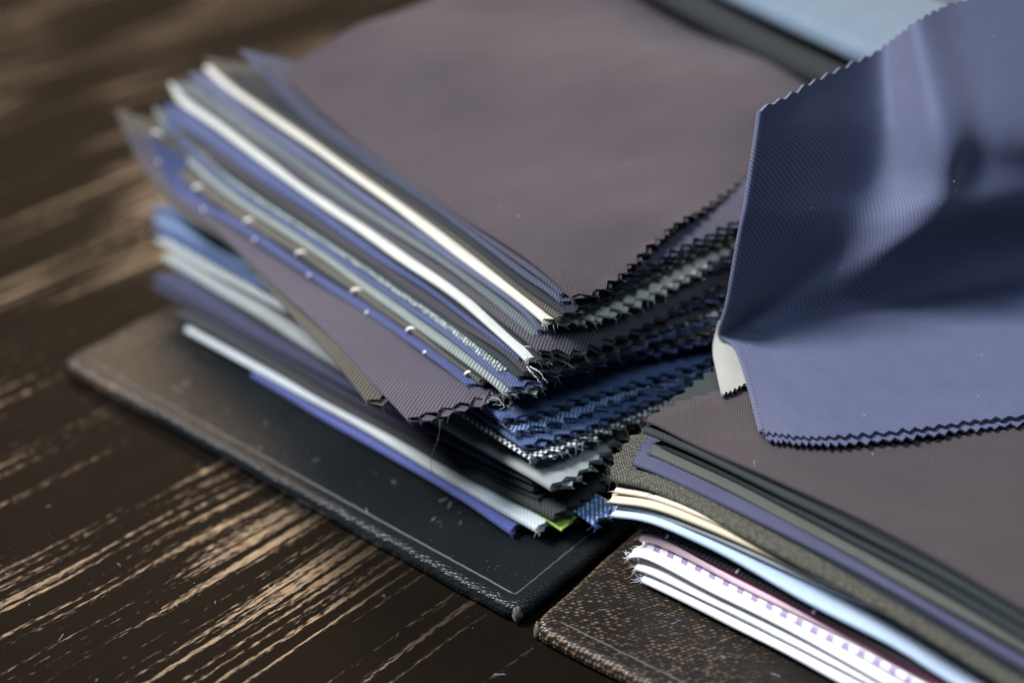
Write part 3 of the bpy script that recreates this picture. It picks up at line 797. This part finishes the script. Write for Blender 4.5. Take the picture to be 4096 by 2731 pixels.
# thin dark swatches tucked between the thicker ones
def between(new, up, lo, f=0.5, r=0.27):
    (ru, pu), (rl, pl) = DATA[up], DATA[lo]
    pl = sorted(pl); pu_ = sorted(pu)
    A = [q[0] for q in pl]
    au = [q[0] for q in pu_]
    a0 = max(au[0], A[0]) - 0.6; a1 = min(au[-1], A[-1]) - 8.0
    out = []
    for k in range(9):
        a = a0 + (a1 - a0) * k / 8
        zu = np.interp(a, au, [q[2] for q in pu_]); zl = np.interp(a, A, [q[2] for q in pl])
        bu = np.interp(a, au, [q[1] for q in pu_]); bl = np.interp(a, A, [q[1] for q in pl])
        gap_top, gap_bot = zu - ru * 0.8, zl + rl * 0.8
        tight = max(0.0, 2 * r - (gap_top - gap_bot))
        out.append((a, max(bl, bl + (bu - bl) * 0.7) + 0.35 + 2.2 * tight, gap_bot + (gap_top - gap_bot) * f))
    if pu[0][0] < pu[-1][0]: DATA[new] = (r, out)
    else: DATA[new] = (r, out[::-1])


for new, up, lo, mat, label in (
        ('N1', 'S3', 'S4', 'ink', 'thin ink blue swatch in the shadow below the thick cream fold'),
        ('N2', 'S4', 'S5', 'ink', 'thin ink blue swatch between periwinkle and sea grey folds'),
        ('N3', 'S6', 'S7', 'bottle', 'thin dark swatch between plum grey and ivory folds'),
        ('N4', 'S7', 'S8', 'charblack', 'thin charcoal swatch right under the ivory fold'),
        ('N5', 'S8', 'S9', 'ink', 'thin ink swatch between royal blue and mink brown folds'),
        ('N6', 'S13', 'S14', 'bottle', 'thin dark swatch between silver green and taupe folds'),
        ('N7', 'S14', 'S15', 'ink', 'thin ink swatch between taupe and cobalt blue folds'),
        ('N8', 'B1', 'B2', 'ink', 'thin ink swatch below the uppermost sky blue one'),
        ('N9', 'B3', 'B4', 'ink', 'thin ink swatch above the black and white hopsack'),
        ('N10', 'C1', 'C2', 'charblack', 'thin charcoal swatch between ice grey and navy folds'),
        ('N11', 'C3', 'C4', 'charblack', 'thin charcoal swatch between midnight and graphite folds')):
    between(new, up, lo)
    L_(new, mat, label, W='meet' if new not in ('N10', 'N11') else (0.1, 1.0), corner=0.8)

add_squares(M['shirt'], 2.9, 0.9, 1.25, 0.20, 0.95, (0.26, 0.13, 0.36))
add_grid(M['shirt2'], 1.1, 0.16, (0.55, 0.62, 0.85))


for _k in ('R13', 'R14', 'R15', 'R16', 'R17'):   # shirtings lie close on one another
    DATA[_k] = (DATA[_k][0] * 1.22, DATA[_k][1])
for _k in ('R8', 'R9', 'R10'):              # the beige cloths slip back between their neighbours towards the right
    DATA[_k] = (DATA[_k][0], [(a, b + 0.13 * max(0.0, -24.0 - a), z) for a, b, z in DATA[_k][1]])


def R_(key, mat, label, **kw):
    kw.setdefault('seed', len(SW) + 1)
    kw.setdefault('W', (-0.05, 1.0))
    kw.setdefault('taper', 0.0)
    kw.setdefault('extend', 60.0)
    SW[key] = folded_swatch(key, M[mat], label, 'R', **kw)


def wave_r(s, d):
    return 0.5 * np.sin(s * 0.05 + d * 0.07 + 1.5) * min(1.0, d / 12.0) + (0.10 * np.sin(s * 0.31 + d * 0.25) + 0.08 * np.sin(s * 0.19 - d * 0.33)) * min(1.0, d / 8.0)


R_('R1', 'cocoa', 'broad cocoa brown swatch on top of the right stack', W=(-0.45, 1.0), D=95, bow=wave_r, corner=1.5, n=56)
def R_between(new, up, lo, mat, label):
    between(new, up, lo)
    R_(new, mat, label, corner=0.8)


R_between('Q1', 'R1', 'R2', 'ink', 'thin ink swatch in the shadow under the broad cocoa one')
R_between('Q2', 'R2', 'R3', 'charblack', 'thin charcoal swatch between the two spruce grey ones')
R_between('Q3', 'R6', 'R7', 'ink', 'thin ink swatch between indigo and bark brown ones')
R_between('Q4', 'R7', 'R8', 'charblack', 'thin charcoal swatch between bark brown and sand ones')
R_('R2', 'spruce', 'spruce grey swatch directly under the broad cocoa one', corner=1.5)
R_('R3', 'spruce2', 'darker spruce grey swatch, second below the cocoa one', corner=1.0)
R_('R4', 'pewter', 'pewter grey green swatch lying on the indigo one', corner=1.0)
R_('R6', 'indigo', 'indigo swatch with rounded end lying on the bark brown one', corner=2.5, rc=8)
R_('R7', 'bark', 'bark brown swatch sticking out with a curling fuzzy end', corner=4.0, rc=10, fray=260)
R_('R8', 'sand', 'sand coloured swatch, upper of the two beige ones', corner=0.8)
R_('R9', 'wheat', 'wheat coloured swatch, lower of the two beige ones', corner=0.8)
R_('R10', 'dove', 'dove grey swatch between wheat and baby blue ones', corner=0.8)
R_('R11', 'baby', 'baby blue swatch bulging out in the right stack', corner=1.2, fray=120)
R_('R12', 'charcoal', 'charcoal swatch with tiny pink stitches under the baby blue one', corner=1.0)
DATA['R12b'] = (0.42, [(a, b + 0.25, z * 0.5 + 0.5 * np.interp(-a, [-q[0] for q in DATA['R13'][1]], [q[2] for q in DATA['R13'][1]]) - 0.05) for a, b, z in DATA['R12'][1]])
R_('R12b', 'maroon', 'dark maroon swatch edge between charcoal and pale pink ones', corner=1.0, fray=40)
R_('R13', 'pink', 'pale pink shirting swatch in the right stack', corner=1.0, fray=80)
R_('R14', 'shirt', 'white shirting swatch with a row of purple squares', corner=1.0, fray=60, uv_shift=False)
R_('R15', 'poplin', 'white swatch with flared lip below the purple squares', corner=0.5, fray=100)
R_('R16', 'poplin', 'plain white swatch second from the bottom of the right stack', corner=0.8, fray=140)
R_('R17', 'shirt2', 'white swatch with fine grid, lowest in the right stack', corner=0.8, fray=160)


# ------------------------------------------------------------------ stitches and loose threads (parts of their swatches)
CREAM_THREAD = plain('cream_thread', (0.82, 0.78, 0.66), 0.8)
WHITE_THREAD = plain('white_thread', (0.78, 0.82, 0.90), 0.8)
PINK_THREAD = plain('pink_thread', (0.80, 0.58, 0.66), 0.8)


def stitch(sw, a, phi0, phi1, rad, mat, slant=0.0, lift=0.06):
    q = [fold_point(sw, a + slant * (k / 10 - 0.5), phi0 + (phi1 - phi0) * k / 10, lift) for k in range(11)]
    V, F = tube(q, rad, 8)
    make_obj('stitch', V, F, mat, sw['obj'])


for a in (138.1, 122.6, 102.3, 82.8, 63.8, 46.2, 28.7):
    stitch(SW['S14'], a, 15, 215, 0.27, CREAM_THREAD, 1.5, 0.10)
for a in (133.7, 116.5, 96.7, 77.1, 58.0, 40.2):
    stitch(SW['S15'], a, 110, 180, 0.22, WHITE_THREAD, 0.2)
for a in (-14.0, -28.5, -43.5):
    stitch(SW['R12'], a, 110, 170, 0.26, PINK_THREAD, 0.2)


def thread(sw, pts, rad, mat=None, seed=0, wob=0.12):
    rng = random.Random(seed)
    C, L = catmull(pts, 40)
    C = C + np.array([[rng.gauss(0, wob), rng.gauss(0, wob), rng.gauss(0, wob)] for _ in range(41)]) * 0.6
    V, F = tube(C, np.linspace(rad, rad * 0.5, 41), 5)
    make_obj('loose_thread', V, F, mat or sw['mat'].m, sw['obj'], np.zeros((len(V), 2)))


thread(SW['S16'], [Lp(25.5, 9.0, 28.2), Lp(25.2, 8.5, 26.0), Lp(25.8, 8.0, 23.0), Lp(26.6, 7.6, 19.5), Lp(26.2, 7.4, 17.0)], 0.10, None, 1)
thread(SW['S16'], [Lp(25.3, 9.3, 28.2), Lp(25.6, 8.9, 25.5), Lp(25.5, 8.2, 23.2)], 0.12, None, 2)
thread(SW['S7'], [Lp(16.5, 22.2, 36.6), Lp(14.6, 21.8, 36.0), Lp(13.4, 21.9, 35.0), Lp(13.0, 22.3, 33.6)], 0.13, None, 3)
thread(SW['S7'], [Lp(16.3, 22.8, 36.4), Lp(14.2, 22.8, 36.2), Lp(12.8, 22.6, 35.4), Lp(12.2, 22.9, 34.4)], 0.11, None, 4)
for k in range(9):
    rng = random.Random(50 + k)
    p = np.array([19.5 + rng.uniform(-1.5, 2.5), 18.0 + rng.uniform(-1, 2), 30.8 + rng.uniform(-1.5, 0.6)])
    q = [p]
    for _ in range(4):
        q.append(q[-1] + np.array([rng.uniform(-1.3, 0.7), rng.uniform(-0.9, 0.6), rng.uniform(-0.9, 0.25)]))
    thread(SW['S13'], [Lp(*x) for x in q], 0.11, None, 60 + k)

# ------------------------------------------------------------------ the lifted blue swatch
FLAP = [
    [(42.4, 236.5, 34.0), (48.0, 235.2, 34.0), (55.3, 235.2, 34.0), (66.6, 237.0, 34.0), (77.5, 239.3, 34.0), (89.2, 241.6, 34.0), (115.6, 246.9, 34.0)],
    [(42.0, 250.2, 34.1), (47.8, 250.6, 34.0), (54.8, 251.0, 34.0), (67.5, 253.4, 34.0), (80.4, 255.8, 34.1), (93.5, 258.5, 34.2), (121.3, 264.3, 34.3)],
    [(41.0, 262.6, 34.4), (46.1, 264.4, 34.2), (52.3, 266.2, 34.2), (68.0, 270.8, 34.2), (83.3, 274.6, 34.4), (98.2, 277.1, 34.8), (127.0, 282.0, 35.0)],
    [(38.2, 265.7, 35.5), (42.4, 268.1, 35.5), (47.8, 269.4, 36.0), (65.6, 273.6, 38.0), (82.3, 276.7, 39.5), (98.2, 280.3, 40.0), (127.7, 286.8, 39.0)],
    [(39.0, 264.7, 42.4), (46.1, 269.3, 42.2), (55.1, 274.1, 42.4), (67.8, 273.4, 46.5), (82.2, 278.4, 46.0), (98.0, 282.7, 45.5), (128.3, 291.6, 44.0)],
    [(40.5, 266.7, 55.1), (51.4, 271.8, 53.7), (62.8, 277.5, 51.5), (74.8, 273.6, 54.7), (82.7, 276.2, 55.8), (96.0, 280.7, 54.8), (128.0, 294.6, 50.0)],
    [(41.5, 268.4, 61.6), (53.7, 275.5, 59.7), (67.4, 284.4, 57.0), (76.7, 275.5, 61.5), (83.3, 279.3, 62.2), (95.4, 282.6, 61.0), (128.0, 297.7, 55.0)],
    [(42.8, 272.6, 70.2), (55.3, 281.4, 69.0), (69.3, 291.3, 66.2), (76.3, 281.3, 70.8), (85.1, 284.9, 70.0), (95.7, 288.6, 69.0), (126.3, 298.0, 64.0)],
    [(43.6, 275.2, 76.1), (56.1, 287.4, 76.8), (69.5, 301.4, 76.6), (74.2, 296.5, 83.8), (83.6, 305.2, 84.3), (99.7, 313.1, 83.5), (132.7, 327.4, 80.0)],
]
TAB = [
    [(36.8, 249.1, 33.2), (39.0, 250.4, 33.2), (41.5, 252.7, 33.2)],
    [(36.6, 256.9, 33.4), (39.1, 257.7, 33.6), (41.7, 259.8, 33.4)],
    [(36.7, 263.9, 33.6), (39.3, 265.1, 33.8), (42.2, 267.2, 33.6)],
    [(38.7, 273.1, 33.6), (41.3, 274.6, 33.6), (43.9, 276.2, 33.6)],
]


def bicubic(G, nr, nc):
    G = np.array(G, float)
    def interp(P, n):
        P = np.array(P)
        Q = np.concatenate([[2 * P[0] - P[1]], P, [2 * P[-1] - P[-2]]])
        k = len(P) - 1
        out = []
        for t in np.linspace(0, k, n):
            i = min(int(t), k - 1); f = t - i
            p0, p1, p2, p3 = Q[i:i + 4]
            out.append(0.5 * (2 * p1 + (p2 - p0) * f + (2 * p0 - 5 * p1 + 4 * p2 - p3) * f * f + (3 * p1 - p0 - 3 * p2 + p3) * f ** 3))
        return np.array(out)
    A = interp(G, nr)
    return np.stack([interp(A[i], nc) for i in range(nr)])


def sheet(name, G, nr, nc, tau, mat, label, pink_first=True, pink_last=True, zig=1.5, seed=0, group=None, wrinkle=0.0):
    rng = random.Random(seed)
    A = bicubic(G, nr, nc)
    if wrinkle:                             # handling creases: short soft ripples crossing one another
        ii, jj = np.meshgrid(np.arange(nr), np.arange(nc), indexing='ij')
        wv = np.zeros((nr, nc))
        for _ in range(9):
            fx, fy, ph = rng.gauss(0, 0.16), rng.gauss(0, 0.16), rng.uniform(0, 6.28)
            wv += np.sin(ii * fx + jj * fy + ph) / (1 + 6 * (abs(fx) + abs(fy)))
        A[..., 2] += wrinkle * wv * 0.35
        A[..., 1] -= wrinkle * wv * 0.25
    row_dir0 = A[0] - A[1]; row_dir1 = A[-1] - A[-2]
    # arc-length UVs
    du = np.concatenate([np.zeros((nr, 1)), np.cumsum(np.linalg.norm(np.diff(A, axis=1), axis=2), 1)], 1)
    dv = np.concatenate([np.zeros((1, nc)), np.cumsum(np.linalg.norm(np.diff(A, axis=0), axis=2), 0)], 0)
    uv = np.stack([du.mean(0)[None, :].repeat(nr, 0), dv.mean(1)[:, None].repeat(nc, 1)], -1)
    gu = np.gradient(A, axis=1); gv = np.gradient(A, axis=0)
    Nn = np.cross(gu, gv); Nn /= np.linalg.norm(Nn, axis=2)[..., None] + 1e-9
    for end, dr in ((0, row_dir0), (nr - 1, row_dir1)):
        if (end == 0 and pink_first) or (end and pink_last):
            for j in range(nc):
                d = dr[j] / np.linalg.norm(dr[j])
                A[end, j] += d * zig * (1.0 if end == 0 else 0.75) * (0.5 if j % 2 else -0.5) * rng.uniform(.45, 1.2)
    V, F, U = shell(A + Nn * tau / 2, A - Nn * tau / 2, uv)
    o = make_obj(name, V, F, mat.m, None, U)
    tag(o, label, 'fabric swatch', group)
    return o, A, Nn


flap, FA, FN = sheet('fabric_swatch', FLAP, 120, 62, 0.62, M['blueflap'], 'blue swatch lifted and curling upright over the cocoa brown swatch', zig=1.1, seed=3, wrinkle=0.55, group='swatches in the stack with white cloths')
# the second layer of the folded blue swatch shows as a darker zigzag under the near edge
under = np.array(FLAP)[:3].copy()
under[0, :, 1] -= 1.3; under[:, :, 2] -= 0.52; under[0, :, 0] += 0.5
uo, UA, UN = sheet('lower_layer', under, 24, 70, 0.40, M['blueflap'], None, True, False, 1.5, 9)
for k in ('category', 'label', 'group'):
    if k in uo: del uo[k]
uo.parent = flap
# rolled fold along the left edge
q = FA[:, 0] + np.array([-0.05, 0, 0])
V, F = tube(q, 0.55, 8)
make_obj('folded_edge', V, F, M['blueflap'].m, flap, np.stack([np.repeat(np.arange(len(q)), 8) * 0.7, np.tile(np.arange(8), len(q)) * 0.3], 1))

# ------------------------------------------------------------------ pale cloth at the back, small grey tab
DATA['K1'] = (3.0, [(-25, 116.0, 62.0), (0, 123.0, 62.0), (20, 129.0, 62.0), (50, 138.0, 62.0), (75, 146.0, 62.5), (130, 163.0, 63.0)])
def droop_back(s, d):
    return -10.5 * min(1.0, max(0.0, (d - 14.0) / 45.0)) ** 1.5
SW['K1'] = folded_swatch('K1', M['paleback'], 'pale blue folded cloth behind the tall pile at the top right', 'L', D=70, taper=0, corner=2, bow=droop_back, seed=77, fray=0, group='swatches at the back')
DATA['K2'] = (3.2, [(a, b - 2.5, z - 7.2) for a, b, z in DATA['K1'][1]])  # dark cloth put in to act as the shadow band below the pale one
SW['K2'] = folded_swatch('K2', M['charblack'], 'dark charcoal cloth added as the gap shadow under the pale blue one at the back', 'L', D=60, taper=0, corner=2, seed=79, fray=0, group='swatches at the back', bow=lambda s, d: -1.5 * min(1.0, d / 50.0))
sheet('fabric_swatch', TAB, 30, 12, 0.6, M['tab'], 'small stone grey swatch end showing between the two piles', True, False, 1.0, 21, 'swatches at the back')


# ------------------------------------------------------------------ lint on the cloths, dust on leather and wood
LINT = plain('pale_lint', (0.50, 0.50, 0.52), 0.9)


def specks(parent, points, seed, size=(0.05, 0.13), name='lint'):
    rng = random.Random(seed)
    parts = []
    for p in points:
        r = rng.uniform(*size)
        if rng.random() < 0.35:             # a short curled fibre
            ln = rng.uniform(0.5, 1.6)
            th = rng.uniform(0, 6.28)
            d = np.array([math.cos(th), math.sin(th), 0]); e = np.array([-d[1], d[0], 0])
            q = [p + d * ln * t + e * ln * 0.35 * math.sin(3 * t) + Z * (0.05 + 0.06 * math.sin(5 * t)) for t in np.linspace(-.5, .5, 6)]
            parts.append(tube(q, 0.03, 4))
        else:
            V = np.array([[1, 0, 0], [-1, 0, 0], [0, 1, 0], [0, -1, 0], [0, 0, 1], [0, 0, -1]]) * r * np.array([rng.uniform(.6, 1.4) for _ in range(3)]) + p + Z * r * 0.5
            parts.append((V, [(0, 2, 4), (2, 1, 4), (1, 3, 4), (3, 0, 4), (2, 0, 5), (1, 2, 5), (3, 1, 5), (0, 3, 5)]))
    V, F = join_geo(parts)
    tag(make_obj(name, V, F, LINT, parent), kind='stuff')


def on_mesh(o, n, seed, zmin=None):
    """random points on the upward-facing faces of a mesh object, in mm"""
    rng = random.Random(seed)
    me = o.data
    polys = [p for p in me.polygons if p.normal.z > 0.6]
    return [np.array(rng.choice(polys).center) / S for _ in range(n)]


def top_points(sw, n, seed, smax, dmax):
    rng = random.Random(seed)
    me = sw['obj'].data
    out = []
    polys = [p for p in me.polygons if abs(p.normal.z) > 0.9]
    zs = {}
    while len(out) < n:
        c = np.array(rng.choice(polys).center) / S
        out.append(c + Z * 0.0)
    return out


specks(SW['P0']['obj'], [p for p in top_points(SW['P0'], 160, 5, 0, 0) if p[2] > SW['P0']['C'][:, 2].min() + 0.4][:70], 6)
specks(SW['R1']['obj'], [p for p in top_points(SW['R1'], 120, 8, 0, 0) if p[2] > 31.5][:40], 9)
rng = random.Random(12)
specks(flap, [FA[rng.randrange(4, 116), rng.randrange(2, 60)] + np.array([0, -0.25, 0.32]) for _ in range(45)], 13)
specks(cov_l, [Lp(rng.uniform(2, 125), rng.uniform(1.5, 16), 3.58) for _ in range(70)], 14, (0.04, 0.10), 'dust')
specks(cov_r, [Rp(-rng.uniform(2, 60), rng.uniform(1.5, 18), 3.58) for _ in range(40)], 15, (0.04, 0.09), 'dust')
tab_o = bpy.data.objects['table_top']
specks(tab_o, [np.array([rng.uniform(-110, 20), rng.uniform(195, 330), 0.02]) for _ in range(90)], 16, (0.04, 0.10), 'dust')
